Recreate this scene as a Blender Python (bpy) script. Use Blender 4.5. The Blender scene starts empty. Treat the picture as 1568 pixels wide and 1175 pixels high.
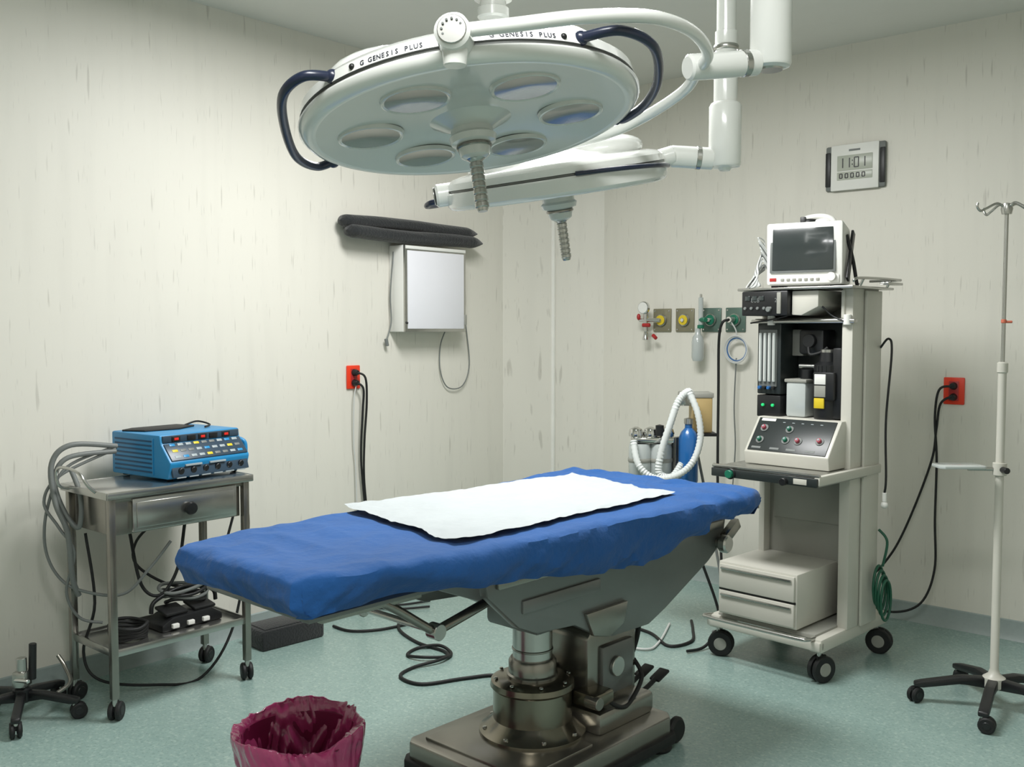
import bpy, bmesh, math, random
from mathutils import Vector, Matrix, Euler, noise
random.seed(4)
S = bpy.context.scene
try:
    S.view_settings.view_transform = 'Standard'
    S.view_settings.look = 'None'
except Exception as e:
    print(e)
R = math.radians

# ------------------------------------------------------------ materials
def lin(c):
    o = []
    for v in c:
        v /= 255.0
        o.append(v/12.92 if v <= .04045 else ((v+.055)/1.055)**2.4)
    return (o[0], o[1], o[2], 1)

def mk(name, col, rough=.5, metal=0, var=.08, scale=6, bump=0, bscale=60, coat=0, trans=0, emit=None, es=1, stretch=None, sheen=0):
    m = bpy.data.materials.new(name); m.use_nodes = True
    n = m.node_tree.nodes; l = m.node_tree.links
    p = n['Principled BSDF']
    tc = n.new('ShaderNodeTexCoord')
    mp = n.new('ShaderNodeMapping'); l.new(tc.outputs['Object'], mp.inputs[0])
    if stretch: mp.inputs['Scale'].default_value = stretch
    nz = n.new('ShaderNodeTexNoise'); nz.inputs['Scale'].default_value = scale; nz.inputs['Detail'].default_value = 4
    l.new(mp.outputs[0], nz.inputs['Vector'])
    mx = n.new('ShaderNodeMix'); mx.data_type = 'RGBA'
    c = lin(col)
    mx.inputs[6].default_value = tuple(max(0, v*(1-var)) for v in c[:3])+(1,)
    mx.inputs[7].default_value = tuple(min(1, v*(1+var)) for v in c[:3])+(1,)
    l.new(nz.outputs['Fac'], mx.inputs[0]); l.new(mx.outputs[2], p.inputs['Base Color'])
    p.inputs['Roughness'].default_value = rough; p.inputs['Metallic'].default_value = metal
    if coat: p.inputs['Coat Weight'].default_value = coat; p.inputs['Coat Roughness'].default_value = .08
    if trans: p.inputs['Transmission Weight'].default_value = trans
    if sheen: p.inputs['Sheen Weight'].default_value = sheen
    if bump:
        nb = n.new('ShaderNodeTexNoise'); nb.inputs['Scale'].default_value = bscale; nb.inputs['Detail'].default_value = 6
        l.new(mp.outputs[0], nb.inputs['Vector'])
        b = n.new('ShaderNodeBump'); b.inputs['Strength'].default_value = bump; b.inputs['Distance'].default_value = .01
        l.new(nb.outputs['Fac'], b.inputs['Height']); l.new(b.outputs[0], p.inputs['Normal'])
    if emit:
        p.inputs['Emission Color'].default_value = lin(emit); p.inputs['Emission Strength'].default_value = es
    return m

def wall_mat():
    m = mk('wall_vinyl', (221, 218, 208), rough=.5, var=.025, scale=1.5)
    n = m.node_tree.nodes; l = m.node_tree.links; p = n['Principled BSDF']
    base = p.inputs['Base Color'].links[0].from_socket
    tc = n.new('ShaderNodeTexCoord')
    cur = base
    for (sx, sz, lo, hi, amt, col, off) in ((50, 4.5, .665, .74, .36, (150, 145, 134), 0), (110, 9, .66, .75, .26, (140, 134, 124), 7), (14, 1.2, .5, .8, .12, (180, 178, 170), 3)):
        mp = n.new('ShaderNodeMapping'); mp.inputs['Scale'].default_value = (sx, 1, sz); mp.inputs['Location'].default_value = (off, off, off)
        l.new(tc.outputs['Object'], mp.inputs[0])
        nz = n.new('ShaderNodeTexNoise'); nz.inputs['Scale'].default_value = 1; nz.inputs['Detail'].default_value = 1.5
        l.new(mp.outputs[0], nz.inputs['Vector'])
        rp = n.new('ShaderNodeMapRange'); rp.inputs[1].default_value = lo; rp.inputs[2].default_value = hi; rp.inputs[3].default_value = 0; rp.inputs[4].default_value = amt
        l.new(nz.outputs['Fac'], rp.inputs[0])
        mx = n.new('ShaderNodeMix'); mx.data_type = 'RGBA'
        l.new(rp.outputs[0], mx.inputs[0]); l.new(cur, mx.inputs[6]); mx.inputs[7].default_value = lin(col)
        cur = mx.outputs[2]
    l.new(cur, p.inputs['Base Color'])
    return m

def floor_mat():
    m = mk('floor_vinyl', (142, 166, 160), rough=.24, var=.05, scale=1.2)
    n = m.node_tree.nodes; l = m.node_tree.links; p = n['Principled BSDF']
    base = p.inputs['Base Color'].links[0].from_socket
    tc = n.new('ShaderNodeTexCoord'); cur = base
    for (sc, lo, hi, amt, col) in ((60, .52, .68, .5, (174, 192, 186)), (95, .55, .68, .5, (102, 127, 122)), (18, .45, .7, .25, (120, 145, 140))):
        nz = n.new('ShaderNodeTexNoise'); nz.inputs['Scale'].default_value = sc; nz.inputs['Detail'].default_value = 3
        l.new(tc.outputs['Object'], nz.inputs['Vector'])
        rp = n.new('ShaderNodeMapRange'); rp.inputs[1].default_value = lo; rp.inputs[2].default_value = hi; rp.inputs[4].default_value = amt
        l.new(nz.outputs['Fac'], rp.inputs[0])
        mx = n.new('ShaderNodeMix'); mx.data_type = 'RGBA'
        l.new(rp.outputs[0], mx.inputs[0]); l.new(cur, mx.inputs[6]); mx.inputs[7].default_value = lin(col)
        cur = mx.outputs[2]
    l.new(cur, p.inputs['Base Color'])
    return m

WALL = wall_mat(); FLOOR = floor_mat()
CEIL = mk('ceiling_paint', (222, 221, 215), rough=.8, var=.02)
COVE = mk('cove_vinyl', (148, 160, 158), rough=.45, var=.08, scale=60)
TRIMW = mk('corner_trim', (238, 237, 231), rough=.35)
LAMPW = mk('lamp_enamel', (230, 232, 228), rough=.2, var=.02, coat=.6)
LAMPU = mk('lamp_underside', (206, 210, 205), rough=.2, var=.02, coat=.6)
LENS = mk('lens_glass', (112, 116, 110), rough=.16, metal=.3, var=.35, scale=14, coat=.8)
NAVY = mk('navy_grip', (22, 32, 58), rough=.35, coat=.3)
BLK = mk('black_plastic', (22, 23, 25), rough=.4)
BLKR = mk('black_rubber', (18, 19, 20), rough=.6)
BLKF = mk('black_fabric', (24, 27, 29), rough=.9, bump=.5, bscale=90, sheen=.3)
STEEL = mk('brushed_steel', (186, 186, 182), rough=.25, metal=.95, var=.08, scale=20, stretch=(1, 12, 1))
STEELD = mk('worn_steel', (150, 147, 140), rough=.26, metal=.9, var=.2, scale=7)
BRASS = mk('aged_housing', (132, 127, 114), rough=.2, metal=.95, var=.25, scale=8)
CHROME = mk('chrome', (214, 214, 212), rough=.12, metal=1, var=.05)
TBLG = mk('table_grey_paint', (118, 120, 118), rough=.32, metal=.45, var=.1, scale=7)
BLUE = mk('blue_cloth', (16, 78, 142), rough=.85, var=.2, scale=4, bump=.6, bscale=26, sheen=.1)
BLUED = mk('blue_cloth_dark', (14, 34, 66), rough=.9)
PAPER = mk('paper_sheet', (176, 182, 184), rough=.75, var=.06, scale=9, bump=.45, bscale=20)
BEIGE = mk('machine_beige', (198, 196, 186), rough=.38, var=.04)
BEIGED = mk('machine_grey', (148, 148, 140), rough=.45, var=.07)
PANELB = mk('panel_dark', (40, 46, 46), rough=.35)
GREEN = mk('green_label', (24, 110, 84), rough=.4)
REDK = mk('red_knob', (170, 40, 40), rough=.4)
CLIPM = mk('coral_clip', (200, 108, 84), rough=.5)
PINKK = mk('pink_knob', (176, 78, 92), rough=.4)
GREENL = mk('green_led', (40, 200, 120), rough=.4, emit=(40, 220, 120), es=.3)
REDL = mk('red_led', (200, 40, 30), rough=.4, emit=(230, 40, 30), es=.25)
WHITE = mk('white_plastic', (228, 228, 223), rough=.4, var=.03)
WHITEC = mk('white_cable', (200, 202, 200), rough=.5)
GREYC = mk('grey_cable', (112, 116, 114), rough=.5)
GREYL = mk('key_grey', (156, 166, 170), rough=.45)
SCREEN = mk('dark_screen', (52, 58, 58), rough=.15, coat=.6)
LCD = mk('lcd_panel', (178, 182, 170), rough=.3)
ESUB = mk('esu_blue', (34, 132, 186), rough=.38, var=.06)
ESUD = mk('esu_blue_dark', (12, 68, 104), rough=.5)
ESUP = mk('esu_panel', (48, 66, 82), rough=.35)
ORANGE = mk('outlet_red', (228, 58, 28), rough=.4)
YELLOW = mk('yellow_label', (216, 190, 40), rough=.45)
PLATE = mk('gas_plate_brown', (134, 130, 108), rough=.4, metal=.3)
PLATEG = mk('gas_plate_green', (92, 114, 104), rough=.4, metal=.3)
VIEWF = mk('viewer_panel', (230, 230, 236), rough=.4, var=.02, coat=.1)
BLUEB = mk('blue_bottle', (30, 96, 160), rough=.3, coat=.5)
TAN = mk('tan_box', (182, 158, 108), rough=.45)
HOSE = mk('white_hose', (214, 218, 216), rough=.4, var=.04)
CLEAR = mk('clear_plastic', (182, 188, 186), rough=.2, coat=.6)
GREENC = mk('green_cable', (22, 84, 62), rough=.45)
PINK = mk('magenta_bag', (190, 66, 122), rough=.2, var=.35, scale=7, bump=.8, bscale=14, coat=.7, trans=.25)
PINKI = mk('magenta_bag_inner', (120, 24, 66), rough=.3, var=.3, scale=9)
DIFF = mk('light_diffuser', (250, 250, 250), rough=.5, emit=(250, 250, 248), es=3)
TEXTM = mk('print_dark', (40, 42, 60), rough=.5)

# ------------------------------------------------------------ builder
class B:
    def __init__(s, name):
        s.name = name; s.bm = bmesh.new(); s.mats = []; s.M = Matrix.Identity(4)
    def mi(s, m):
        if m not in s.mats: s.mats.append(m)
        return s.mats.index(m)
    def add(s, t, M, mat):
        t.transform(s.M @ M)
        i = s.mi(mat)
        for f in t.faces: f.material_index = i; f.smooth = True
        bmesh.ops.recalc_face_normals(t, faces=t.faces)
        me = bpy.data.meshes.new('t'); t.to_mesh(me); t.free()
        s.bm.from_mesh(me); bpy.data.meshes.remove(me)
    def box(s, size, loc, mat, rot=(0, 0, 0), bev=.003, seg=2):
        t = bmesh.new(); bmesh.ops.create_cube(t, size=1)
        for v in t.verts: v.co = Vector((v.co.x*size[0], v.co.y*size[1], v.co.z*size[2]))
        b = min(bev, min(size)*.45)
        if b > 0: bmesh.ops.bevel(t, geom=t.edges[:], offset=b, segments=seg, profile=.5, affect='EDGES')
        s.add(t, Matrix.Translation(loc) @ Euler(rot).to_matrix().to_4x4(), mat)
    def bx(s, x0, x1, y0, y1, z0, z1, mat, bev=.003, seg=2):
        s.box((x1-x0, y1-y0, z1-z0), ((x0+x1)/2, (y0+y1)/2, (z0+z1)/2), mat, bev=bev, seg=seg)
    def lathe(s, prof, loc, mat, rot=(0, 0, 0), seg=40):
        t = bmesh.new(); rings = []
        for (r, z) in prof:
            if r < 1e-5: rings.append([t.verts.new((0, 0, z))])
            else: rings.append([t.verts.new((r*math.cos(2*math.pi*k/seg), r*math.sin(2*math.pi*k/seg), z)) for k in range(seg)])
        for a, b in zip(rings, rings[1:]):
            for k in range(seg):
                k2 = (k+1) % seg
                if len(a) == 1 and len(b) == 1: continue
                if len(a) == 1: t.faces.new((a[0], b[k], b[k2]))
                elif len(b) == 1: t.faces.new((a[k], a[k2], b[0]))
                else: t.faces.new((a[k], a[k2], b[k2], b[k]))
        rm = rot if isinstance(rot, Matrix) else Euler(rot).to_matrix().to_4x4()
        s.add(t, Matrix.Translation(loc) @ rm, mat)
    def rod(s, p, q, r, mat, r2=None, seg=24, bev=.002):
        p = Vector(p); q = Vector(q); d = q-p; L = d.length
        r2 = r if r2 is None else r2
        b = min(bev, r*.3, L*.3)
        rm = d.to_track_quat('Z', 'Y').to_matrix().to_4x4()
        s.lathe([(0, 0), (r-b, 0), (r, b), (r2, L-b), (r2-b, L), (0, L)], p, mat, rot=rm, seg=seg)
    def ball(s, r, loc, mat, sc=(1, 1, 1)):
        t = bmesh.new(); bmesh.ops.create_uvsphere(t, u_segments=24, v_segments=14, radius=r)
        s.add(t, Matrix.Translation(loc) @ Matrix.Diagonal((*sc, 1)), mat)
    def prism(s, poly, a0, a1, mat, axis='y', bev=.003):
        t = bmesh.new()
        def P(u, w, a):
            return {'y': (u, a, w), 'x': (a, u, w), 'z': (u, w, a)}[axis]
        A = [t.verts.new(P(u, w, a0)) for u, w in poly]; C = [t.verts.new(P(u, w, a1)) for u, w in poly]
        t.faces.new(A); t.faces.new(C[::-1]); n = len(poly)
        for k in range(n): t.faces.new((A[k], A[(k+1) % n], C[(k+1) % n], C[k]))
        bmesh.ops.recalc_face_normals(t, faces=t.faces)
        if bev: bmesh.ops.bevel(t, geom=t.edges[:], offset=bev, segments=2, profile=.5, affect='EDGES')
        s.add(t, Matrix.Identity(4), mat)
    def tube(s, pts, r, mat, sub=8, seg=10, corr=0, closed=False):
        P = [Vector(p) for p in pts]; out = []
        n = len(P)
        for i in range(n if closed else n-1):
            g = (lambda k: P[k % n]) if closed else (lambda k: P[max(0, min(n-1, k))])
            a, b, c, d = g(i-1), g(i), g(i+1), g(i+2)
            for k in range(sub):
                u = k/sub
                out.append(.5*((2*b)+(-a+c)*u+(2*a-5*b+4*c-d)*u*u+(-a+3*b-3*c+d)*u**3))
        if not closed: out.append(P[-1])
        t = bmesh.new(); rings = []; up = None; m = len(out)
        for i, p in enumerate(out):
            d = (out[(i+1) % m]-out[i-1]) if closed else (out[min(i+1, m-1)]-out[max(i-1, 0)])
            if d.length < 1e-7: d = Vector((0, 0, 1))
            d.normalize()
            if up is None: up = d.orthogonal().normalized()
            up = (up-d*up.dot(d))
            if up.length < 1e-6: up = d.orthogonal()
            up.normalize(); sd = d.cross(up)
            rr = r*(1+(corr if i % 2 else -corr))
            rings.append([t.verts.new(p+rr*(math.cos(2*math.pi*k/seg)*up+math.sin(2*math.pi*k/seg)*sd)) for k in range(seg)])
        pairs = list(zip(rings, rings[1:]))
        for a, b in pairs:
            for k in range(seg): t.faces.new((a[k], a[(k+1) % seg], b[(k+1) % seg], b[k]))
        if not closed:
            t.faces.new(rings[0][::-1]); t.faces.new(rings[-1])
        else:
            a, b = rings[-1], rings[0]
            off = min(range(seg), key=lambda o: (a[0].co-b[o].co).length)
            for k in range(seg): t.faces.new((a[k], a[(k+1) % seg], b[(k+1+off) % seg], b[(k+off) % seg]))
        s.add(t, Matrix.Identity(4), mat)
    def grid(s, fn, nu, nv, mat, wrapu=False):
        t = bmesh.new()
        V = [[t.verts.new(fn(i/nu, j/nv)) for j in range(nv+1)] for i in range(nu if wrapu else nu+1)]
        N = len(V)
        for i in range(nu):
            for j in range(nv):
                a = V[i][j]; b = V[(i+1) % N][j]; c = V[(i+1) % N][j+1]; d = V[i][j+1]
                t.faces.new((a, b, c, d))
        s.add(t, Matrix.Identity(4), mat)
    def text(s, body, size, M, mat):
        cu = bpy.data.curves.new('txt', 'FONT'); cu.body = body; cu.size = size; cu.extrude = .0006; cu.align_x = 'CENTER'; cu.resolution_u = 2
        ob = bpy.data.objects.new('txt', cu); S.collection.objects.link(ob)
        dg = bpy.context.evaluated_depsgraph_get()
        me = bpy.data.meshes.new_from_object(ob.evaluated_get(dg))
        t = bmesh.new(); t.from_mesh(me)
        bpy.data.objects.remove(ob); bpy.data.meshes.remove(me); bpy.data.curves.remove(cu)
        s.add(t, M, mat)
    def caster(s, x, y, r, ztop, ang=0, w=.022, wheel=None, hub=None):
        wheel = wheel or BLKR; hub = hub or GREYC
        dx, dy = math.cos(ang), math.sin(ang)
        c = Vector((x+dx*.012, y+dy*.012, r)); ax = Vector((-dy, dx, 0))
        for sg in (-1, 1):
            m = c+ax*sg*w*.62
            s.rod(m-ax*w*.42, m+ax*w*.42, r, wheel, bev=.005)
            s.rod(m-ax*w*.5, m+ax*w*.5, r*.5, hub)
        s.box((.05 if r > .045 else r*1.2, w*.5, r*1.0), (c.x, c.y, r*1.5), wheel, rot=(0, 0, ang), bev=.006)
        s.rod((x, y, r*1.6), (x, y, ztop), .010, STEEL)
    def done(s, loc=(0, 0, 0), rz=0, sharp=38, parent=None):
        me = bpy.data.meshes.new(s.name); s.bm.to_mesh(me); s.bm.free()
        for m in s.mats: me.materials.append(m)
        me.set_sharp_from_angle(angle=R(sharp))
        o = bpy.data.objects.new(s.name, me); S.collection.objects.link(o)
        o.location = loc; o.rotation_euler = (0, 0, R(rz))
        if parent:
            bpy.context.view_layer.update()
            o.parent = parent; o.matrix_parent_inverse = parent.matrix_world.inverted()
        return o

# ------------------------------------------------------------ room
CX, CY, H = .263, 6.557, 3.0
AL, AR = 49.0, -41.0           # headings of left / right wall
def Lw(u, d=0): return (CX-.656*u+.755*d, CY-.755*u-.656*d)     # u along left wall, d out of it
def Rw(v, d=0): return (CX+.755*v-.656*d, CY-.656*v-.755*d)
UL, VL = 6.6, 5.4
o = B('floor'); o.bx(-.2, VL+.2, -UL-.2, .2, -.1, 0, FLOOR, bev=0); o.done((CX, CY, 0), AR)
o = B('ceiling'); o.bx(-.2, VL+.2, -UL-.2, .2, H, H+.1, CEIL, bev=0); o.done((CX, CY, 0), AR)
o = B('wall_left'); o.bx(-UL-.1, -.49, 0, .1, 0, H, WALL, bev=0); o.done((CX, CY, 0), AL)
o = B('wall_right'); o.bx(.43, VL+.1, 0, .1, 0, H, WALL, bev=0); o.done((CX, CY, 0), AR)
o = B('wall_near'); o.bx(-.1, VL+.1, -UL-.1, -UL, 0, H, WALL, bev=0); o.done((CX, CY, 0), AR)
o = B('wall_side'); o.bx(VL, VL+.1, -UL-.1, .1, 0, H, WALL, bev=0); o.done((CX, CY, 0), AR)
# folded corner panels (x = along right wall, y = -u)
o = B('wall_corner')
o.prism([(0, -.49), (.15, -.17), (.43, 0), (.43, .1), (-.1, .1), (-.1, -.49)], 0, H, WALL, axis='z', bev=0)
o.done((CX, CY, 0), AR)
o = B('trim_corner'); o.bx(.145, .170, -.190, -.165, .08, H, TRIMW, bev=.007); o.done((CX, CY, 0), AR)
def cove(name, x0, x1, rz):
    b = B(name); b.prism([(-.0, 0), (-.03, 0), (-.012, .025), (-.006, .09), (0, .095)], x0, x1, COVE, axis='x', bev=0)
    b.done((CX, CY, 0), rz)
cove('baseboard_left', -UL, -.49, AL); cove('baseboard_right', .43, VL, AR)

# ceiling lights (out of view)
for k, (u, v, pw) in enumerate(((2.35, 1.75, 78), (4.6, 3.6, 50))):
    X, Y = Lw(u, v)
    b = B('ceiling_light')
    b.bx(-.63, .63, -.33, .33, H-.05, H, WHITE, bev=.004); b.bx(-.59, .59, -.29, .29, H-.055, H-.045, DIFF, bev=.002)
    for q in (-.3, 0, .3): b.bx(-.59, .59, q*.6-.004, q*.6+.004, H-.062, H-.05, WHITE, bev=.001)
    b.done((X, Y, 0), AR)
    L = bpy.data.lights.new('ceiling_tube_light', 'AREA'); L.shape = 'RECTANGLE'; L.size = 1.15; L.size_y = .55; L.energy = pw; L.color = (.99, .995, .985)
    lo = bpy.data.objects.new('ceiling_tube_light', L); S.collection.objects.link(lo); lo.location = (X, Y, H-.075); lo.rotation_euler = (0, 0, R(AR))
w = bpy.data.worlds.new('World'); S.world = w; w.use_nodes = True
w.node_tree.nodes['Background'].inputs[0].default_value = (.8, .85, .9, 1); w.node_tree.nodes['Background'].inputs[1].default_value = .25

# ------------------------------------------------------------ surgical lamps
def lamp_head(b, rad, thick=0.0):
    k = rad/.35; T = thick
    sc = lambda pr: [(r*k, z*k) for r, z in pr]
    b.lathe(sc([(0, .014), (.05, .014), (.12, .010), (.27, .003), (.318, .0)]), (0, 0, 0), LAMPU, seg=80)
    b.lathe(sc([(.318, .0), (.330, -.002), (.342, .003), (.350, .012), (.351, .020+T), (.347, .025+T)]), (0, 0, 0), LAMPW, seg=80)
    b.lathe(sc([(.347, .025+T), (.342, .027+T), (.342, .031+T), (.346, .033+T)]), (0, 0, 0), TBLG, seg=80)
    b.lathe(sc([(.346, .033+T), (.343, .052+T), (.328, .064+T), (.30, .071+T), (.27, .075+T), (.25, .083+T), (.17, .104+T), (.10, .112+T), (0, .114+T)]), (0, 0, 0), LAMPW, seg=80)
    for j in range(3):   # raised lobes on the dome
        a = R(90+120*j)
        b.ball(.115*k, (.17*k*math.cos(a), .17*k*math.sin(a), (.088+T)*k), LAMPW, sc=(1.1, 1.1, .40))
    for j in range(6):
        a = R(3+60*j); c = (.208*k*math.cos(a), .208*k*math.sin(a), .004*k)
        b.lathe([(.060*k, -.004*k), (.064*k, -.006*k), (.067*k, -.005*k), (.069*k, .003)], c, LAMPU, seg=36)
        b.lathe([(0, .0005*k), (.03*k, -.001*k), (.061*k, -.004*k)], c, LENS, seg=36)
    b.lathe([(0, -.070), (.020, -.070), (.030, -.064), (.034, -.050), (.034, -.040), (.046, -.036), (.050, -.024), (.044, -.018), (.044, -.008), (.06, .0), (.085, .012), (0, .012)], (0, 0, 0), LAMPU, seg=40)
    b.lathe([(.0345, -.048), (.037, -.046), (.037, -.042), (.0345, -.040)], (0, 0, 0), STEELD, seg=40)
    pr = [(0, -.180), (.010, -.180), (.0125, -.175)]
    for q in range(7):
        z = -.173+q*.014
        pr += [(.0125, z), (.0145, z+.002), (.0145, z+.010), (.0125, z+.012)]
    pr += [(.015, -.073), (.02, -.070), (0, -.070)]
    b.lathe(pr, (0, 0, 0), STEEL, seg=24)

b = B('surgical_lamp')
M1 = Matrix.Translation((-.084, 2.05, 1.920)) @ Matrix.Rotation(R(-7.8), 4, 'Y') @ Matrix.Rotation(R(-6.5), 4, 'X')
b.M = M1
lamp_head(b, .35)
# navy grips on left and right of the rim
b.tube([(-.235, -.245, .045), (-.285, -.265, .045), (-.335, -.215, .035), (-.365, -.09, .02), (-.375, .04, .0), (-.35, .12, -.002), (-.315, .14, .010)], .0095, NAVY, sub=10, seg=14)
b.tube([(.220, -.265, .045), (.29, -.285, .040), (.355, -.22, .028), (.38, -.08, .015), (.37, .04, .01), (.335, .12, .01), (.315, .13, .015)], .0095, NAVY, sub=10, seg=14)
for p in ((-.235, -.245, .045), (.220, -.262, .045), (-.315, .14, .010), (.315, .13, .015)): b.ball(.014, p, NAVY)
# lettering on near rim
def rimtext(txt, a0, step, size):
    for i, ch in enumerate(txt):
        if ch == ' ': continue
        a = R(a0+i*step)
        Mx = Matrix.Rotation(a+math.pi/2, 4, 'Z') @ Matrix.Translation((0, -.3458, .037)) @ Matrix.Rotation(R(80), 4, 'X')
        b.text(ch, size, Mx, TEXTM)
rimtext('G GENESIS PLUS', -120, 1.5, .013)
rimtext('G GENESIS PLUS', -80, 1.5, .013)
for a in (-124, -57): b.ball(.006, (.344*math.cos(R(a)), .344*math.sin(R(a)), .042), BLK)
# near pivot bracket
b.rod((0, -.32, .05), (0, -.375, .055), .022, LAMPW)
b.M = Matrix.Identity(4)
b.rod((-.095, 1.72, 1.992), (-.10, 1.655, 1.998), .031, LAMPW, bev=.005)
b.rod((-.10, 1.656, 1.998), (-.1003, 1.652, 1.9985), .025, STEEL)
for q in range(12):
    a = R(30*q); b.rod((-.1002+.017*math.cos(a), 1.6535, 1.9985+.017*math.sin(a)), (-.1003+.017*math.cos(a), 1.651, 1.9985+.017*math.sin(a)), .0022, GREYC, seg=8)
b.rod((-.0965, 1.685, 1.945), (-.0965, 1.685, 1.995), .02, LAMPW, r2=.024)
b.tube([(-.09, 1.685, 2.004), (0, 1.685, 2.014), (.13, 1.71, 2.036), (.258, 1.80, 2.062), (.35, 1.93, 2.075), (.405, 2.06, 2.070), (.40, 2.14, 2.058),
        (.385, 2.24, 2.036), (.31, 2.37, 2.004), (.225, 2.42, 1.975), (.08, 2.45, 1.945), (-.06, 2.43, 1.925)], .0125, LAMPW, sub=10, seg=16)
b.rod((-.07, 2.36, 1.92), (-.07, 2.45, 1.925), .025, LAMPW)
b.rod((.375, 2.13, 2.06), (.54, 2.19, 2.087), .028, LAMPW, bev=.005); b.rod((.50, 2.175, 2.080), (.515, 2.18, 2.083), .0295, STEEL)
b.lathe([(0, -.002), (.03, -.002), (.042, .002), (.045, .008), (.045, .16), (.040, .165), (.040, .5), (0, .5)], (.571, 2.2, 2.078), LAMPW)
b.lathe([(0, -.004), (.026, -.004), (.028, 0), (0, 0)], (.571, 2.2, 2.076), STEEL)
# spring arm + ceiling column
b.rod((.571, 2.2, 2.56), (-.04, 2.9, 2.62), .038, LAMPW)
b.lathe([(0, 0), (.04, 0), (.046, .006), (.046, .03), (.038, .034), (.038, .05), (.055, .056), (.055, .6), (0, .6)], (-.055, 2.9, 2.40), LAMPW)
b.lathe([(0, 0), (.12, 0), (.15, .03), (.15, .06), (0, .06)], (-.055, 2.9, 2.94), LAMPW)
b.done()

b = B('surgical_lamp')
b.M = Matrix.Translation((.125, 2.7, 1.868)) @ Matrix.Rotation(R(-8.5), 4, 'Y') @ Matrix.Rotation(R(8.5), 4, 'X')
lamp_head(b, .30, thick=.028)
b.rod((-.27, -.02, .045), (-.330, -.03, .045), .031, LAMPW, bev=.006); b.rod((-.330, -.03, .045), (-.333, -.03, .045), .024, STEEL)
b.rod((.26, 0, .05), (.33, 0, .06), .026, LAMPW, bev=.005)
b.tube([(-.33, .02, .03), (-.35, .03, .028), (-.36, .08, .02), (-.30, .2, .02), (-.24, .22, .03)], .008, NAVY)
b.tube([(.03, -.305, .05), (.15, -.275, .046), (.25, -.19, .04), (.29, -.10, .035)], .006, NAVY)
b.M = Matrix.Identity(4)
b.rod((.43, 2.7, 1.972), (.55, 2.7, 1.965), .030, LAMPW, bev=.005); b.rod((.50, 2.7, 1.968), (.515, 2.7, 1.967), .0315, STEEL)
b.lathe([(0, -.012), (.014, -.012), (.02, -.004), (.04, -.002), (.044, .004), (.044, .16), (.04, .168), (.032, .172), (.032, .30), (.03, .305), (.03, .36), (.026, .362), (.026, .74), (0, .74)], (.58, 2.7, 1.945), LAMPW)
b.lathe([(.0325, 0), (.034, .002), (.034, .012), (.0325, .014)], (.58, 2.7, 2.255), STEEL)
b.rod((.58, 2.7, 2.72), (-.055, 2.9, 2.76), .036, LAMPW)
b.done()

# ------------------------------------------------------------ operating table
TX, TY, TA = .07, 3.29, 46.9
b = B('operating_table')
def hw(x):
    if x < -.6: return .312+(x+1.14)/.54*.045
    if x < 0: return .357+(x+.6)/.6*.033
    return .39+x/.72*.06
ZT = .905
def ridge(x, y, s):
    return 1-abs(noise.noise(Vector((x, y, s))))*2
def cloth(i, j):
    a = -1.14+(i)*2.28; c = -1.14+j*2.28
    aa = max(-1, min(1, a)); cc = max(-1, min(1, c))
    x = -.18+aa*.965; y = cc*hw(x)
    if abs(aa) > .9 and abs(cc) > .85:
        q = (abs(aa)-.9)/.1*(abs(cc)-.85)/.15
        x -= math.copysign(.02*q, aa); y -= math.copysign(.03*q, cc)
    ex = max(abs(a)-1, 0)/.14; ey = max(abs(c)-1, 0)/.14; e = max(ex, ey)
    drop = .082+.066*math.exp(-((x-.0)/.42)**2)
    if x > .45: drop = .074
    z = ZT-drop*e
    n1 = noise.noise(Vector((x*3, y*4, 1.3)))
    inn = 1 if not (-.55 < x < .45 and -.22 < y < .33) else .35   # lies flat beneath the paper
    z += (.005*n1+(.005*ridge(x*4+y*3, y*3-x*1.5, 5)+.004*ridge(x*9-y*6, y*5, 8))*inn)*(1-e*.5)
    if x > .3: z += .012*ridge(x*6+y*6, y*4-x*5, 3)*min(1, (x-.3)/.2)*(1-e*.5)*inn
    if x < -.6: z += .007*ridge(x*7+y*2, y*6-x*3, 3)*min(1, (-.6-x)/.2)*(1-e*.5)
    if e == 0:
        d = min(1-abs(aa), (1-abs(cc))*.45)
        if d < .04: z -= .012*(1-d/.04)**2
    else:
        z -= .012
        fold = .022*noise.noise(Vector((x*4, y*3, 2)))+.028*(ridge(x*5+z*12, y*4, z*4)-.5)+.012*(ridge(x*12-z*20, y*9, 7)-.5)
        nx = math.copysign(1, aa) if ex >= ey else 0; ny = math.copysign(1, cc) if ey >= ex else 0
        bul = .014*math.sin(min(e, 1)*math.pi*.8)-.040*e*e
        x += nx*(bul+fold*e*.8); y += ny*(bul+fold*e)
        z += (.022*noise.noise(Vector((x*3, y*3, 9)))+.010*noise.noise(Vector((x*11, y*9, 4))))*e
    return (x, y, z)
b.grid(cloth, 220, 110, BLUE)
b.bx(-1.10, .74, -.27, .27, .80, .88, BLUED, bev=.02)
# paper
def paper(i, j):
    p00 = Vector((-.625, -.275)); p10 = Vector((.44, -.28)); p11 = Vector((.56, .29)); p01 = Vector((-.51, .37))
    p = p00*(1-i)*(1-j)+p10*i*(1-j)+p11*i*j+p01*(1-i)*j
    ed = min(i, 1-i, j, 1-j)
    p.x += .018*noise.noise(Vector((i*5, j*5, 2))); p.y += .014*noise.noise(Vector((i*6, j*4, 7)))
    z = ZT+.019+.005*noise.noise(Vector((p.x*3, p.y*4, 1.3)))+.005*ridge(i*5+j*2, j*3-i*2, 3)+.0022*ridge(i*12-j*5, j*8, 6)+.0012*ridge(i*26+j*9, j*18, 2)
    if ed < .04: z += .003*noise.noise(Vector((i*18, j*18, 3)))-.003*(1-ed/.04)
    return (p.x, p.y, z)
b.grid(paper, 130, 90, PAPER)
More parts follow.
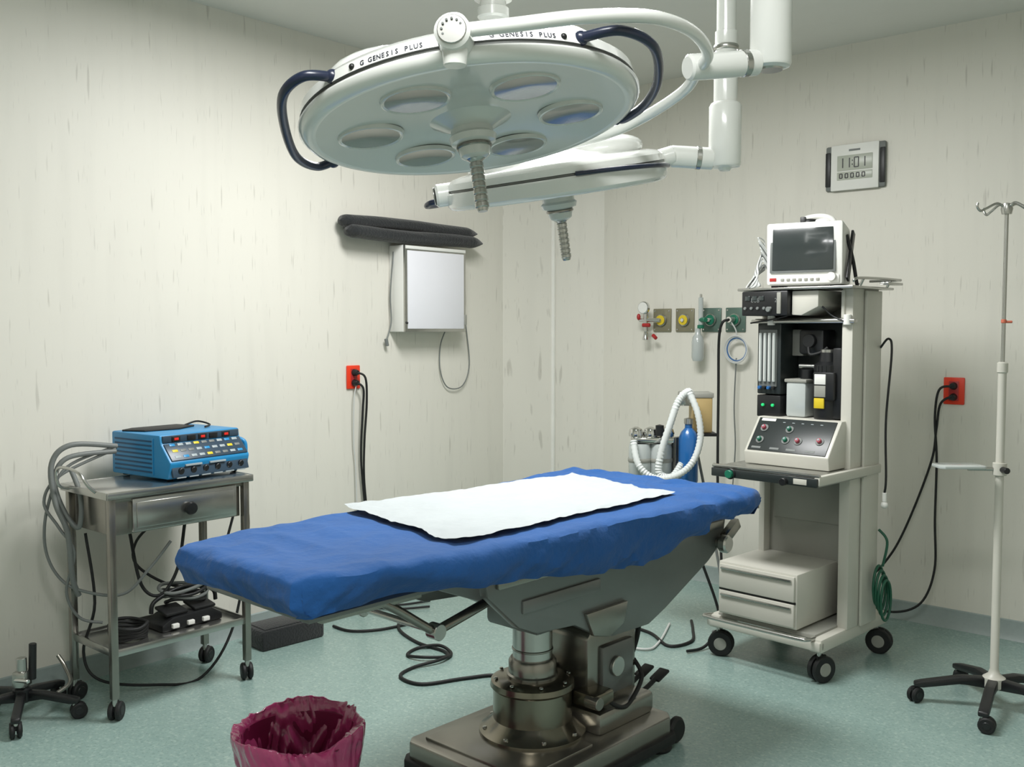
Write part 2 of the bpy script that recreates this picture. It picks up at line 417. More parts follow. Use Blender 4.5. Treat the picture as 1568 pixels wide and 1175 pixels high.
# under frame
plate = [(-.50, .79), (-.49, .735), (-.36, .62), (-.28, .585), (-.1, .57), (.0, .52), (.10, .49), (.30, .485), (.40, .52), (.68, .64), (.78, .70), (.80, .80)]
for y0, y1 in ((-.27, -.235), (.235, .27)): b.prism(plate, y0, y1, TBLG, bev=.005)
b.prism([(-.36, .79), (-.34, .66), (-.1, .60), (.3, .55), (.55, .66), (.6, .79)], -.24, .24, TBLG, bev=.004)
b.bx(-.46, .76, -.285, -.262, .755, .785, STEELD, bev=.004); b.bx(-.46, .76, .262, .285, .755, .785, STEELD, bev=.004)
b.bx(-.35, .02, -.278, -.262, .66, .70, TBLG, bev=.004)
b.prism([(-.06, .60), (-.02, .52), (.06, .50), (.14, .53), (.16, .60)], -.285, -.265, STEELD, bev=.004)
b.rod((.74, -.30, .70), (.74, .30, .70), .022, STEELD); b.rod((.74, -.32, .70), (.74, -.285, .70), .034, STEEL, bev=.006)
b.box((.10, .03, .04), (.80, -.29, .74), STEELD, rot=(0, R(-30), 0))
b.bx(-1.08, -.46, -.24, .24, .785, .805, TBLG, bev=.004)
for sy in (-.17, .17):
    b.box((.34, .022, .04), (-.83, sy, .775), STEELD, bev=.004)
    b.tube([(-.80, sy, .77), (-.74, sy, .735), (-.62, sy, .655), (-.585, sy, .645)], .013, STEELD)
    b.tube([(-.60, sy, .645), (-.5, sy, .665), (-.38, sy, .69)], .015, STEELD)
    b.rod((-.60, sy-.02, .645), (-.60, sy+.02, .645), .024, STEEL)
b.rod((-.60, -.17, .645), (-.60, .17, .645), .010, STEEL)
# column
b.bx(-.11, .11, -.12, .12, .50, .60, TBLG, bev=.02)
b.lathe([(.068, .30), (.068, .49), (.085, .495), (.095, .51)], (0, 0, 0), STEEL)
b.lathe([(.069, .412), (.071, .414), (.071, .418), (.069, .42)], (0, 0, 0), STEELD)
b.lathe([(.0, .385), (.075, .385), (.082, .375), (.082, .335), (.088, .33), (.088, .305), (.10, .30)], (0, 0, 0), STEELD)
b.lathe([(0, .318), (.12, .318), (.142, .308), (.145, .29), (.140, .284), (.135, .28), (.135, .18), (.145, .17), (.165, .15), (.182, .14), (.184, .125), (.18, .118)], (0, 0, 0), BRASS, seg=56)
for j in range(8):
    a = R(45*j+10); b.rod((.128*math.cos(a), .128*math.sin(a), .316), (.128*math.cos(a), .128*math.sin(a), .323), .007, STEEL)
    b.rod((.166*math.cos(a), .166*math.sin(a), .146), (.166*math.cos(a), .166*math.sin(a), .156), .008, STEEL)
b.bx(.09, .20, -.20, -.10, .22, .27, BRASS, bev=.01)
b.rod((.10, -.16, .245), (.10, -.215, .245), .022, STEELD)
# motor pack
b.prism([(.14, .15), (.14, .44), (.18, .49), (.36, .49), (.42, .42), (.42, .15)], -.13, .13, STEELD, bev=.012)
b.bx(.20, .38, -.15, -.125, .22, .40, TBLG, bev=.01)
b.rod((.27, -.15, .32), (.27, -.165, .32), .035, STEEL)
b.tube([(.22, -.1, .49), (.30, -.14, .56), (.42, -.13, .52), (.47, -.1, .38), (.42, -.08, .24)], .010, BLKR)
b.tube([(.25, -.05, .49), (.34, -.09, .58), (.47, -.08, .52), (.50, -.05, .36), (.44, -.03, .22)], .010, BLKR)
b.tube([(.15, -.17, .26), (.22, -.2, .20), (.3, -.19, .19), (.4, -.17, .25), (.42, -.12, .3)], .008, BLKR)
# base
b.prism([(-.34, -.25), (-.31, -.275), (.43, -.275), (.47, -.24), (.47, .24), (.43, .275), (-.31, .275), (-.34, .25)], .035, .122, STEELD, axis='z', bev=.010)
b.prism([(-.355, -.26), (-.32, -.29), (.44, -.29), (.485, -.25), (.485, .25), (.44, .29), (-.32, .29), (-.355, .26)], .025, .062, BLKR, axis='z', bev=.006)
b.prism([(-.29, -.225), (.05, -.225), (.05, .225), (-.29, .225)], .118, .130, STEELD, axis='z', bev=.004)
b.prism([(.12, -.2), (.44, -.2), (.44, .2), (.12, .2)], .118, .20, STEELD, axis='z', bev=.02)
for (x, y) in ((-.28, -.2), (-.28, .2), (.41, -.23), (.41, .23)):
    b.lathe([(0, 0), (.05, 0), (.055, .01), (.05, .03), (0, .03)], (x, y, 0), BLKR)
b.rod((.50, -.265, .048), (.50, -.235, .048), .048, BLKR, bev=.01)
# foot pedals
for yy in (-.12, -.05, .03):
    b.tube([(.40, yy, .15), (.50, yy, .17), (.56, yy, .19)], .009, BLKR)
    b.box((.075, .045, .012), (.585, yy, .197), BLKR, rot=(0, R(-18), 0), bev=.005)
b.done((TX, TY, 0), TA)

# ------------------------------------------------------------ anesthesia machine
AX, AY, AA = 1.328, 4.472, -45
b = B('anesthesia_machine')
for x, y, a in ((-.25, -.28, .4), (.25, -.28, 1.2), (-.25, .27, .9), (.25, .27, 0.2)): b.caster(x, y, .058, .15, ang=a, w=.026, hub=BEIGED)
for x in (-.25, .25): b.bx(x-.03, x+.03, -.32, .31, .135, .195, BEIGE, bev=.01)
b.bx(-.28, .28, -.335, -.295, .145, .185, BEIGE, bev=.008); b.bx(-.28, .28, .26, .30, .145, .19, BEIGED, bev=.008)
b.bx(-.24, .24, -.3, .27, .185, .205, BEIGED, bev=.004)
b.tube([(-.27, -.3, .19), (-.27, -.37, .20), (-.2, -.385, .20), (.18, -.385, .20), (.24, -.37, .20), (.24, -.3, .19)], .008, STEEL)
# drawer cabinet
b.bx(-.22, .17, -.33, .13, .215, .455, BEIGE, bev=.006)
for z0, z1 in ((.225, .325), (.335, .445)):
    b.bx(-.212, .162, -.343, -.328, z0, z1, BEIGE, bev=.005)
    b.bx(-.20, .15, -.352, -.340, z1-.022, z1-.012, STEEL, bev=.003)
b.bx(-.215, .165, -.334, -.328, .326, .334, BLK, bev=0)
# columns
b.bx(.235, .285, -.10, .15, .19, 1.68, BEIGE, bev=.006)
b.bx(.287, .300, .0, .15, .19, 1.67, BEIGE, bev=.004)
b.bx(-.205, -.175, -.02, .15, .19, 1.68, BEIGE, bev=.005)
b.bx(-.18, .24, .10, .15, .20, 1.67, BEIGED, bev=.004)
b.bx(-.175, .24, .03, .10, .44, .87, BEIGED, bev=.004)
b.bx(-.15, .21, .02, .035, .62, .86, BEIGED, bev=.004)
# work surface
b.bx(-.205, .31, -.42, .02, .855, .893, BEIGED, bev=.008)
b.bx(-.195, .30, -.41, .0, .892, .898, STEEL, bev=.002)
b.bx(-.205, .31, -.42, -.405, .893, .908, STEEL, bev=.004)
b.bx(-.20, .305, -.432, -.415, .855, .892, PANELB, bev=.004)
b.rod((-.10, -.43, .873), (-.10, -.455, .873), .018, GREEN); b.rod((-.10, -.43, .873), (-.10, -.44, .873), .024, BLK)
b.rod((.16, -.43, .868), (.16, -.455, .868), .016, BLK)
b.bx(.20, .26, -.434, -.43, .862, .885, BEIGE, bev=.001)
b.bx(.285, .312, -.42, .15, .86, .90, BEIGE, bev=.006)
# sloped control console
y0c, z0c, dyc, dzc = -.255, .955, .120, .150
b.prism([(y0c+.01, .90), (y0c, z0c), (y0c+dyc, z0c+dzc), (.05, z0c+dzc), (.05, .90)], -.145, .262, BEIGE, axis='x', bev=.005)
sl = math.atan2(dzc, dyc)
def onp(x, t, up=.0):   # point on sloped console
    return (x, y0c+dyc*t-math.sin(sl)*up, z0c+dzc*t+math.cos(sl)*up)
b.box((.375, .175, .006), onp(.058, .5, .001), PANELB, rot=(sl, 0, 0), bev=.001)
for (x, t, m) in ((-.085, .66, PINKK), (.04, .66, GREEN), (-.085, .33, GREEN), (.10, .36, PINKK), (.20, .40, PINKK), (.04, .36, GREEN)):
    b.rod(onp(x, t, .004), onp(x, t, .008), .019, GREYC); b.rod(onp(x, t, .006), onp(x, t, .022), .010, m)
    b.rod(onp(x, t, .021), onp(x, t, .025), .005, GREYL)
b.box((.07, .014, .002), onp(-.08, .9, .004), WHITE, rot=(sl, 0, 0), bev=0)
for q in range(5): b.box((.012, .003, .002), onp(.0+q*.045, .85, .004), GREYL, rot=(sl, 0, 0), bev=0)
for x in (-.09, .0, .08, .17): b.box((.045, .010, .002), onp(x, .12, .004), GREYC, rot=(sl, 0, 0), bev=0)
# recess : back, flowmeters, leds
b.bx(-.175, .235, .06, .105, 1.10, 1.54, PANELB, bev=.003)
b.bx(-.175, -.055, -.10, .06, 1.205, 1.53, PANELB, bev=.006)
b.bx(-.163, -.072, -.106, -.098, 1.24, 1.50, GREYC, bev=.003)
for q in range(4):
    x = -.152+q*.023
    b.rod((x, -.112, 1.262), (x, -.112, 1.485), .0075, CLEAR)
    b.bx(x-.0015, x+.0015, -.121, -.118, 1.27, 1.475, WHITE, bev=0)
    b.rod((x, -.106, 1.235), (x, -.125, 1.235), .008, BLK if q % 2 else BLUEB)
b.bx(-.175, -.055, -.10, .06, 1.10, 1.20, BLK, bev=.005)
for q in (-.14, -.09): b.rod((q, -.10, 1.155), (q, -.112, 1.155), .007, GREENL)
b.bx(-.055, .0, 0.0, .06, 1.38, 1.50, BEIGED, bev=.004)
b.bx(.01, .13, -.06, .06, 1.39, 1.50, BLK, bev=.012); b.rod((.07, -.06, 1.45), (.07, -.085, 1.45), .03, BLK)
b.rod((.0, -.03, 1.335), (.12, -.03, 1.335), .010, STEEL)
b.tube([(.07, -.08, 1.42), (.09, -.1, 1.39), (.13, -.08, 1.40), (.15, -.06, 1.42)], .007, BLKR)
# vaporizer
b.lathe([(0, 1.105), (.056, 1.105), (.06, 1.125), (.06, 1.19), (.052, 1.2), (.052, 1.30), (.058, 1.305), (.058, 1.345), (.04, 1.36), (.036, 1.40), (0, 1.40)], (.155, -.06, 0), BLK)
for q in range(20):
    a = R(18*q); b.rod((.155+.058*math.cos(a), -.06+.058*math.sin(a), 1.31), (.155+.058*math.cos(a), -.06+.058*math.sin(a), 1.342), .003, BLK, seg=6)
b.lathe([(0, 1.40), (.034, 1.40), (.034, 1.412), (0, 1.415)], (.155, -.06, 0), STEEL)
b.bx(.115, .215, -.125, -.05, 1.19, 1.315, BLK, bev=.008)
b.bx(.125, .178, -.128, -.12, 1.26, 1.305, WHITE, bev=.002); b.bx(.125, .172, -.129, -.12, 1.155, 1.2, YELLOW, bev=.002)
b.bx(.125, .178, -.128, -.12, 1.205, 1.255, BEIGED, bev=.002)
b.bx(.195, .235, -.10, .06, 1.11, 1.42, BLK, bev=.006)
# canister
b.bx(-.035, .065, -.09, .02, 1.105, 1.27, CLEAR, bev=.014); b.bx(-.04, .07, -.095, .025, 1.262, 1.278, BEIGED, bev=.005)
b.rod((.04, -.03, 1.27), (.04, -.03, 1.32), .03, BLK)
# strip below electronics
b.bx(-.20, .30, -.12, -.085, 1.528, 1.545, STEEL, bev=.004)
for x in (-.10, .265): b.rod((x, -.11, 1.52), (x, -.11, 1.565), .017, WHITE)
b.bx(-.20, .25, -.085, .14, 1.535, 1.55, BEIGED, bev=.003)
b.bx(-.20, .03, -.20, .10, 1.562, 1.672, BLK, bev=.006)
for q in range(3): b.bx(-.18+q*.035, -.155+q*.035, -.205, -.198, 1.63, 1.65, SCREEN, bev=.001)
for q in range(5): b.rod((-.18+q*.032, -.198, 1.595), (-.18+q*.032, -.208, 1.595), .007, GREYC)
b.text('888', .03, Matrix.Translation((-.13, -.2005, 1.622)) @ Matrix.Rotation(R(90), 4, 'X'), GREYC)
b.text('22', .026, Matrix.Translation((-.02, -.2005, 1.622)) @ Matrix.Rotation(R(90), 4, 'X'), GREYC)
b.rod((-.06, -.198, 1.59), (-.06, -.212, 1.59), .012, GREYC)
b.bx(-.02, .0, -.206, -.19, 1.57, 1.665, BEIGED, bev=.003)
b.prism([(.035, 1.67), (.035, 1.565), (.08, 1.562), (.16, 1.6), (.16, 1.67)], -.17, .05, BEIGE, bev=.004)
b.bx(.235, .25, -.11, .1, 1.55, 1.67, BEIGE, bev=.003)
# top shelf
b.bx(-.225, .33, -.20, .20, 1.675, 1.686, STEEL, bev=.004)
b.tube([(-.2, -.12, 1.53), (.0, -.16, 1.56), (.12, -.14, 1.62), (.2, -.12, 1.56), (.27, -.12, 1.53)], .004, BLK)
# hanging lead
b.tube([(.30, .14, 1.42), (.34, .13, 1.46), (.36, .12, 1.40), (.345, .11, 1.1), (.355, .10, .85), (.35, .10, .78)], .005, BLK)
b.rod((.35, .10, .78), (.35, .10, .74), .010, WHITE); b.ball(.016, (.35, .10, .725), WHITE)
# green hose coil
for q in range(4):
    b.tube([(.33+.012*q, .10+.05*math.cos(a), .36+.09*math.sin(a)-.02*q) for a in [R(45*i) for i in range(8)]], .006, GREENC, closed=True)
b.tube([(.33, .14, .44), (.34, .16, .55), (.30, .16, .6)], .006, GREENC)
mach = b.done((AX, AY, 0), AA)
b = B('shelf_rail')
b.tube([(.33, -.2, 1.70), (.34, -.18, 1.715), (.345, .0, 1.72), (.345, .2, 1.72), (.33, .23, 1.72), (.2, .235, 1.72)], .006, STEEL)
b.bx(.33, .37, .05, .20, 1.695, 1.706, STEEL, bev=.003)
b.rod((.32, -.12, 1.68), (.338, -.12, 1.715), .006, STEEL); b.rod((.32, .14, 1.68), (.342, .14, 1.72), .006, STEEL)
b.done((AX, AY, 0), AA, parent=mach)

b = B('patient_monitor')
b.prism([(-.075, .012), (-.085, .292), (.05, .265), (.085, .20), (.085, .012)], -.168, .168, WHITE, axis='x', bev=.012)
b.box((.268, .008, .188), (-.005, -.0835, .172), SCREEN, rot=(R(-2), 0, 0), bev=.003)
b.box((.29, .006, .21), (-.005, -.080, .172), GREYC, rot=(R(-2), 0, 0), bev=.004)
b.bx(-.155, .155, -.083, -.074, .018, .055, WHITE, bev=.004)
for q in range(7): b.bx(-.10+q*.026, -.085+q*.026, -.087, -.08, .03, .042, BEIGED, bev=.002)
b.rod((.125, -.08, .045), (.125, -.105, .045), .019, WHITE); b.bx(-.15, -.12, -.086, -.08, .03, .045, REDK, bev=.001)
for x in (-.13, .13): b.bx(x-.02, x+.02, -.06, .07, 0, .015, BLK, bev=.003)
b.tube([(-.03, .0, .272), (-.02, .0, .31), (.05, .0, .32), (.10, .0, .305), (.12, .0, .268)], .012, WHITE)
b.ball(.03, (.0, .01, .295), BLK, sc=(1.2, 1, .7)); b.ball(.028, (.06, .01, .295), WHITE, sc=(1.4, 1, .6)); b.bx(-.035, -.01, -.02, .02, .265, .32, BLK, bev=.004)
b.box((.012, .04, .24), (.181, .01, .14), BLK, rot=(R(-25), 0, 0), bev=.004)
b.tube([(.17, -.02, .23), (.188, .03, .12), (.20, .06, .02), (.21, .05, .012)], .008, BLK)
# patient leads bundled at its left side
for q in range(9):
    h = .07+.015*q
    b.tube([(-.168, .0, .05+.012*q), (-.19-.003*q, -.03-.003*q, h+.04), (-.215+.002*q, -.03+.004*q, h+.02), (-.245+.003*q, -.03, h*.6), (-.215, -.05, .03+.004*q), (-.20-.006*q, -.06, .012), (-.255, -.03-.006*q, .012), (-.235+.004*q, -.0, .06+.006*q), (-.20, .01, .09)], .003, WHITEC if q % 3 else GREYC, seg=6)
b.done((1.335, 4.437, 1.6865), -31)

# ------------------------------------------------------------ breathing absorber (carried on an arm of the machine)
b = B('breathing_absorber')
b.lathe([(0, .60), (.018, .60), (.018, .98), (0, .98)], (0, 0, 0), STEELD)
b.tube([(0, 0, .66), (.2, -.03, .66), (.44, -.07, .66)], .016, STEELD)
b.lathe([(0, .63), (.028, .63), (.03, .64), (.03, .69), (0, .70)], (0, 0, 0), BEIGE)
b.bx(.08, .20, -.02, .14, .985, 1.0, BLK, bev=.003); b.rod((0, 0, .97), (.14, .04, .98), .012, STEEL)
b.bx(.085, .18, 0, .12, 1.0, 1.19, TAN, bev=.008); b.bx(.08, .185, -.004, .124, 1.17, 1.195, BEIGED, bev=.004)
b.bx(.02, .085, .02, .06, 1.13, 1.20, STEEL, bev=.006)
b.lathe([(0, .76), (.04, .76), (.047, .775), (.047, .98), (.036, 1.01), (.018, 1.03), (.018, 1.05), (0, 1.05)], (.055, -.05, 0), BLUEB)
b.lathe([(0, 1.05), (.022, 1.05), (.022, 1.075), (0, 1.08)], (.055, -.05, 0), STEEL)
b.bx(-.21, -.01, -.05, .05, .955, .985, CHROME, bev=.01)
for x in (-.19, -.12, -.04):
    b.lathe([(0, .985), (.034, .985), (.036, 1.0), (.03, 1.02), (.01, 1.03), (0, 1.03)], (x, 0, 0), CHROME)
b.lathe([(0, .99), (.02, .99), (.02, 1.04), (0, 1.045)], (-.08, -.03, 0), BLK)
for x in (-.17, -.07):
    b.lathe([(0, .80), (.052, .80), (.055, .81), (.055, .93), (.05, .95), (0, .955)], (x, 0, 0), CLEAR)
    b.lathe([(.056, .86), (.058, .865), (.058, .875), (.056, .88)], (x, 0, 0), BEIGED)
b.tube([(.02, -.07, .86), (-.03, -.09, .80), (-.09, -.09, .82), (-.08, -.09, .92), (-.04, -.09, 1.05), (.0, -.08, 1.16), (.05, -.06, 1.205), (.07, -.04, 1.17)], .017, HOSE, sub=14, corr=.09)
b.tube([(.05, -.07, 1.21), (.09, -.1, 1.10), (.10, -.11, .98), (.06, -.12, .87), (-.02, -.13, .81), (-.12, -.12, .80), (-.19, -.1, .86), (-.21, -.06, .97)], .016, HOSE, sub=14, corr=.09)
b.tube([(.02, -.06, .76), (.03, -.1, .6), (.12, -.1, .38), (.2, -.12, .12), (.12, -.2, .02), (.02, -.26, .012)], .007, BLKR)
b.tube([(.10, .05, .98), (.15, .0, .7), (.22, -.04, .3), (.24, .0, .06), (.2, .04, .01)], .007, GREYC)
b.done((.79, 4.72, 0), 0, parent=mach)

# ------------------------------------------------------------ IV pole
b = B('iv_pole')
b.lathe([(0, .08), (.03, .08), (.042, .09), (.042, .125), (.022, .14), (.016, .16), (.0155, 1.33), (.02, 1.335), (.02, 1.37), (.012, 1.375)], (0, 0, 0), BEIGE)
b.lathe([(.0075, 1.36), (.0075, 1.985), (0, 1.99)], (0, 0, 0), STEEL)
for k in range(5):
    a = R(165+72*k)
    sv = b.M; b.M = Matrix.Rotation(a, 4, 'Z')
    b.prism([(.02, .08), (.02, .125), (.12, .122), (.27, .088), (.295, .08), (.295, .06), (.26, .062), (.12, .09)], -.019, .019, BLK, bev=.006)
    b.caster(.28, 0, .031, .065, ang=R(40+50*k), w=.02, hub=BLK)
    b.M = sv
b.rod((0, 0, 1.525), (0, 0, 1.54), .010, CLIPM); b.rod((0, 0, 1.53), (.028, -.01, 1.53), .005, CLIPM)
for a in (0, 90, 180, 270):
    c, s_ = math.cos(R(a+12)), math.sin(R(a+12))
    b.tube([(0, 0, 1.96), (.04*c, .04*s_, 1.985), (.09*c, .09*s_, 1.965), (.115*c, .115*s_, 1.955), (.13*c, .13*s_, 1.97), (.128*c, .128*s_, 1.985)], .0048, STEEL)
b.lathe([(0, 1.945), (.018, 1.945), (.022, 1.965), (.018, 1.985), (0, 1.99)], (0, 0, 0), STEEL)
# side tray
b.rod((0, 0, .93), (0, 0, .98), .026, BEIGE); b.rod((0, 0, .955), (.0, -.06, .955), .012, BLK)
b.tube([(0, 0, .955), (-.08, .01, .955), (-.12, .01, .955)], .008, STEEL)
b.prism([(-.25, -.03), (-.235, -.05), (-.08, -.05), (-.07, -.04), (-.07, .05), (-.08, .06), (-.235, .06), (-.25, .04)], .96, .972, CLEAR, axis='z', bev=.003)
b.done((1.909, 3.81, 0), 0)

# ------------------------------------------------------------ instrument cart
CCX, CCY = -1.453, 4.012
b = B('instrument_cart')
hx, hy = .32, .19
up = Matrix.Translation((0, 0, .03))
b.M = up
b.bx(-hx, hx, -hy, hy, .842, .856, STEEL, bev=.005)
b.bx(-hx, hx, -hy-.004, -hy+.004, .828, .857, STEEL, bev=.003); b.bx(-hx, hx, hy-.004, hy+.004, .828, .857, STEEL, bev=.003)
for x in (-hx, hx): b.bx(x-.004, x+.004, -hy, hy, .828, .857, STEEL, bev=.003)
b.bx(-.28, .28, -.15, .16, .68, .835, STEELD, bev=.003)
b.bx(-.215, .245, -.182, -.148, .69, .82, STEEL, bev=.004)
b.bx(-.20, .23, -.187, -.18, .705, .805, STEEL, bev=.004)
b.rod((.02, -.185, .755), (.02, -.20, .755), .012, BLK); b.lathe([(0, 0), (.022, 0), (.027, .008), (.022, .018), (0, .02)], (.02, -.198, .755), BLK, rot=(R(90), 0, 0))
for y in (-.165, .165): b.bx(-.295, .295, y-.006, y+.006, .81, .835, STEELD, bev=.002)
b.M = Matrix.Identity(4)
for x in (-.295, .295):
    for y in (-.165, .165):
        b.bx(x-.014, x+.014, y-.014, y+.014, .085, .872, STEELD, bev=.003)
        b.caster(x, y, .036, .09, ang=random.uniform(0, 3), w=.022, hub=BLK)
# lower shelf
b.bx(-.295, .295, -.165, .165, .25, .26, STEEL, bev=.003)
b.bx(-.295, .295, -.172, -.164, .246, .275, STEEL, bev=.002); b.bx(-.295, .295, .164, .172, .246, .275, STEEL, bev=.002)
for x in (-.295, .295): b.bx(x-.004, x+.004, -.165, .165, .246, .275, STEEL, bev=.002)
cart = b.done((CCX, CCY, 0), AL)
b = B('cart_handle')
b.tube([(-.31, .12, .87), (-.36, .12, .89), (-.37, .1, .96), (-.37, -.06, .96), (-.35, -.1, .91), (-.31, -.1, .87)], .006, STEEL)
b.done((CCX, CCY, 0), AL, parent=cart)

# foot switch and coiled leads on the cart's lower shelf
b = B('foot_switch')
b.prism([(-.14, 0), (-.14, .03), (-.09, .055), (.09, .06), (.14, .03), (.14, 0)], -.07, .07, BLK, bev=.008)
for x in (-.065, .065): b.box((.10, .10, .014), (x, -.01, .072), BLKR, rot=(R(10), 0, 0), bev=.006)
for x in (-.10, -.03, .04): b.bx(x, x+.03, -.085, -.068, .012, .03, WHITE, bev=.003)
b.tube([(-.15, 0, .07), (-.13, 0, .12), (0, .0, .155), (.13, 0, .12), (.15, 0, .07)], .009, BLK)
for q in range(4):
    b.tube([(.02+(.075+.008*q)*math.cos(a)*1.2, .02+(.05+.004*q)*math.sin(a), .10+.018*q+.012*math.sin(2*a+q)) for a in [R(45*i) for i in range(8)]], .0075, GREYC if q % 2 else BLK, closed=True)
for q in range(5):
    b.tube([(-.26+.07*math.cos(a), -.02+(.06+.006*q)*math.sin(a), .010+.012*q+.005*math.sin(3*a+q)) for a in [R(45*i) for i in range(8)]], .007, BLKR, closed=True)
b.done((CCX+.656*.10, CCY+.755*.10, .2605), AL)

# ------------------------------------------------------------ electrosurgical unit
b = B('electrosurgical_unit')
w2, dp, hh = .20, .19, .185
b.prism([(-dp, .008), (-dp-.02, .075), (-dp+.045, .15), (-dp+.05, hh), (dp, hh), (dp, .008)], -w2, w2, ESUB, axis='x', bev=.008)
for k in range(8):
    b.bx(-w2-.003, -w2+.004, -.09, .165, .028+k*.018, .034+k*.018, ESUD, bev=.001)
    b.bx(w2-.004, w2+.003, -.09, .165, .028+k*.018, .034+k*.018, ESUD, bev=.001)
b.bx(-w2-.004, -w2+.004, -.10, -.093, .02, .17, ESUB, bev=.001)
sl2 = math.atan2(.075, .065)
b.box((.38, .012, .055), (0, -dp-.012, .042), ESUP, rot=(R(-16), 0, 0), bev=.002)
b.box((.38, .085, .008), (0, -dp+.012, .115), ESUP, rot=(sl2, 0, 0), bev=.002)
b.bx(-.19, .19, -dp+.040, -dp+.054, .152, .18, ESUP, bev=.002)
for x, m in ((-.13, REDL), (-.055, BLK), (.0, REDL), (.055, BLK), (.12, REDL)):
    b.bx(x-.020, x+.020, -dp+.036, -dp+.044, .156, .176, BLK, bev=.001)
    if m is REDL: b.bx(x-.010, x+.010, -dp+.034, -dp+.040, .161, .171, m, bev=.0005)
for i in range(9):
    for j in range(3):
        t = .2+.3*j
        b.box((.026, .012, .006), (-.155+i*.039, -dp-.02+.065*t, .075+.075*t+.007), (GREYL, GREYC, GREYL, ESUB, GREYC, YELLOW, GREYL)[(i*3+j*5) % 7], rot=(sl2, 0, 0), bev=.001)
for i in range(6):
    b.rod((-.15+i*.06, -dp-.014, .042), (-.15+i*.06, -dp-.026, .040), .013, BLK)
    b.bx(-.172+i*.06, -.128+i*.06, -dp-.024, -dp-.018, .012, .018, GREYL, bev=.001)
for q in (-.09, .03): b.bx(q-.04, q+.04, -dp-.024, -dp-.016, .058, .066, GREYL, bev=.001)
for x in (-.16, .16):
    for y in (-.15, .15): b.rod((x, y, -.001), (x, y, .012), .014, BLKR)
b.tube([(w2, -.14, .05), (w2+.022, -.15, .06), (w2+.022, -.15, .12), (w2, -.12, .14)], .009, ESUB)
# black return plate lying on top
b.prism([(-.19, .13), (-.12, .17), (.10, .16), (.12, .06), (.0, .0), (-.15, .03)], hh, hh+.007, BLKR, axis='z', bev=.002)
b.tube([(.1, .1, hh+.006), (.15, .08, hh+.02), (.17, .02, hh+.008), (.1, -.04, hh+.006)], .004, BLKR)
b.done((-1.421, 4.173, .8885), 55)

b = B('electrode_cable')
b.M = Matrix.Translation((-.01, -.10, .02))
b.tube([(-1.62, 4.12, 1.0), (-1.75, 3.99, 1.02), (-1.81, 3.95, .95), (-1.79, 3.93, .80), (-1.74, 3.92, .68), (-1.73, 3.93, .5), (-1.72, 3.96, .42)], .011, GREYC)
b.tube([(-1.62, 4.11, .98), (-1.76, 3.98, .97), (-1.80, 3.95, .88), (-1.76, 3.94, .76), (-1.70, 3.93, .70), (-1.69, 3.93, .82), (-1.73, 3.94, .93)], .010, GREYC)
b.tube([(-1.62, 4.12, 1.0), (-1.77, 3.99, .93), (-1.83, 3.95, .78), (-1.84, 3.94, .62), (-1.79, 3.94, .50), (-1.70, 3.95, .44), (-1.55, 3.98, .42), (-1.45, 4.0, .52), (-1.38, 4.05, .62)], .006, GREYC)
b.tube([(-1.62, 4.11, .99), (-1.79, 3.98, .9), (-1.84, 3.94, .8), (-1.78, 3.93, .70), (-1.72, 3.93, .6), (-1.76, 3.94, .44), (-1.72, 3.96, .33), (-1.64, 3.99, .3)], .006, GREYC)
b.M = Matrix.Identity(4)
b.done(parent=cart)

# cables hanging under the cart
b = B('hanging_cable')
b.M = Matrix.Translation((.02, -.11, .0))
b.tube([(-1.50, 4.24, .72), (-1.62, 4.24, .6), (-1.60, 4.20, .5), (-1.45, 4.26, .40), (-1.32, 4.34, .45), (-1.25, 4.42, .7)], .006, BLKR)
b.tube([(-1.74, 4.02, .68), (-1.70, 4.0, .4), (-1.75, 4.0, .2), (-1.69, 4.01, .08), (-1.5, 4.12, .02), (-1.35, 4.24, .012), (-1.25, 4.38, .2), (-1.20, 4.45, .6), (-1.22, 4.45, .8)], .006, BLKR)
b.tube([(-1.60, 4.12, .66), (-1.55, 4.10, .45), (-1.48, 4.12, .4), (-1.42, 4.16, .5), (-1.40, 4.2, .68)], .007, BLKR)
b.M = Matrix.Identity(4)
b.done(parent=cart)

# ------------------------------------------------------------ rolling stand base at far left
b = B('rolling_stand_base')
b.lathe([(0, .07), (.028, .07), (.034, .08), (.034, .12), (.02, .13), (.02, .16), (0, .16)], (0, 0, 0), BLK)
b.bx(-.025, .025, -.03, .03, .13, .19, STEEL, bev=.004); b.rod((0, 0, .18), (0, 0, .24), .019, STEEL); b.rod((.03, .02, .15), (.035, .02, .29), .014, BLK)
b.rod((-.02, -.02, .16), (.05, -.05, .165), .008, CHROME)
for k in range(5):
    sv = b.M; b.M = Matrix.Rotation(R(2+72*k), 4, 'Z')
    b.prism([(.015, .07), (.015, .115), (.08, .11), (.20, .085), (.215, .08), (.215, .06), (.18, .06), (.08, .08)], -.016, .016, BLK, bev=.006)
    b.caster(.20, 0, .031, .065, ang=R(30+40*k), w=.02, hub=BLK)
    b.M = sv
b.tube([(.12, .03, .09), (.14, .10, .11), (.10, .14, .16), (.07, .15, .2)], .008, STEELD)
b.done((-1.885, 3.70, 0), 0)

# ------------------------------------------------------------ foam block
b = B('step_block')
b.bx(-.17, .17, -.09, .09, .0, .095, BLKF, bev=.012); b.bx(-.15, .15, -.075, .075, .094, .10, BLKF, bev=.004)
b.done((-1.10, 4.66, 0), 45)

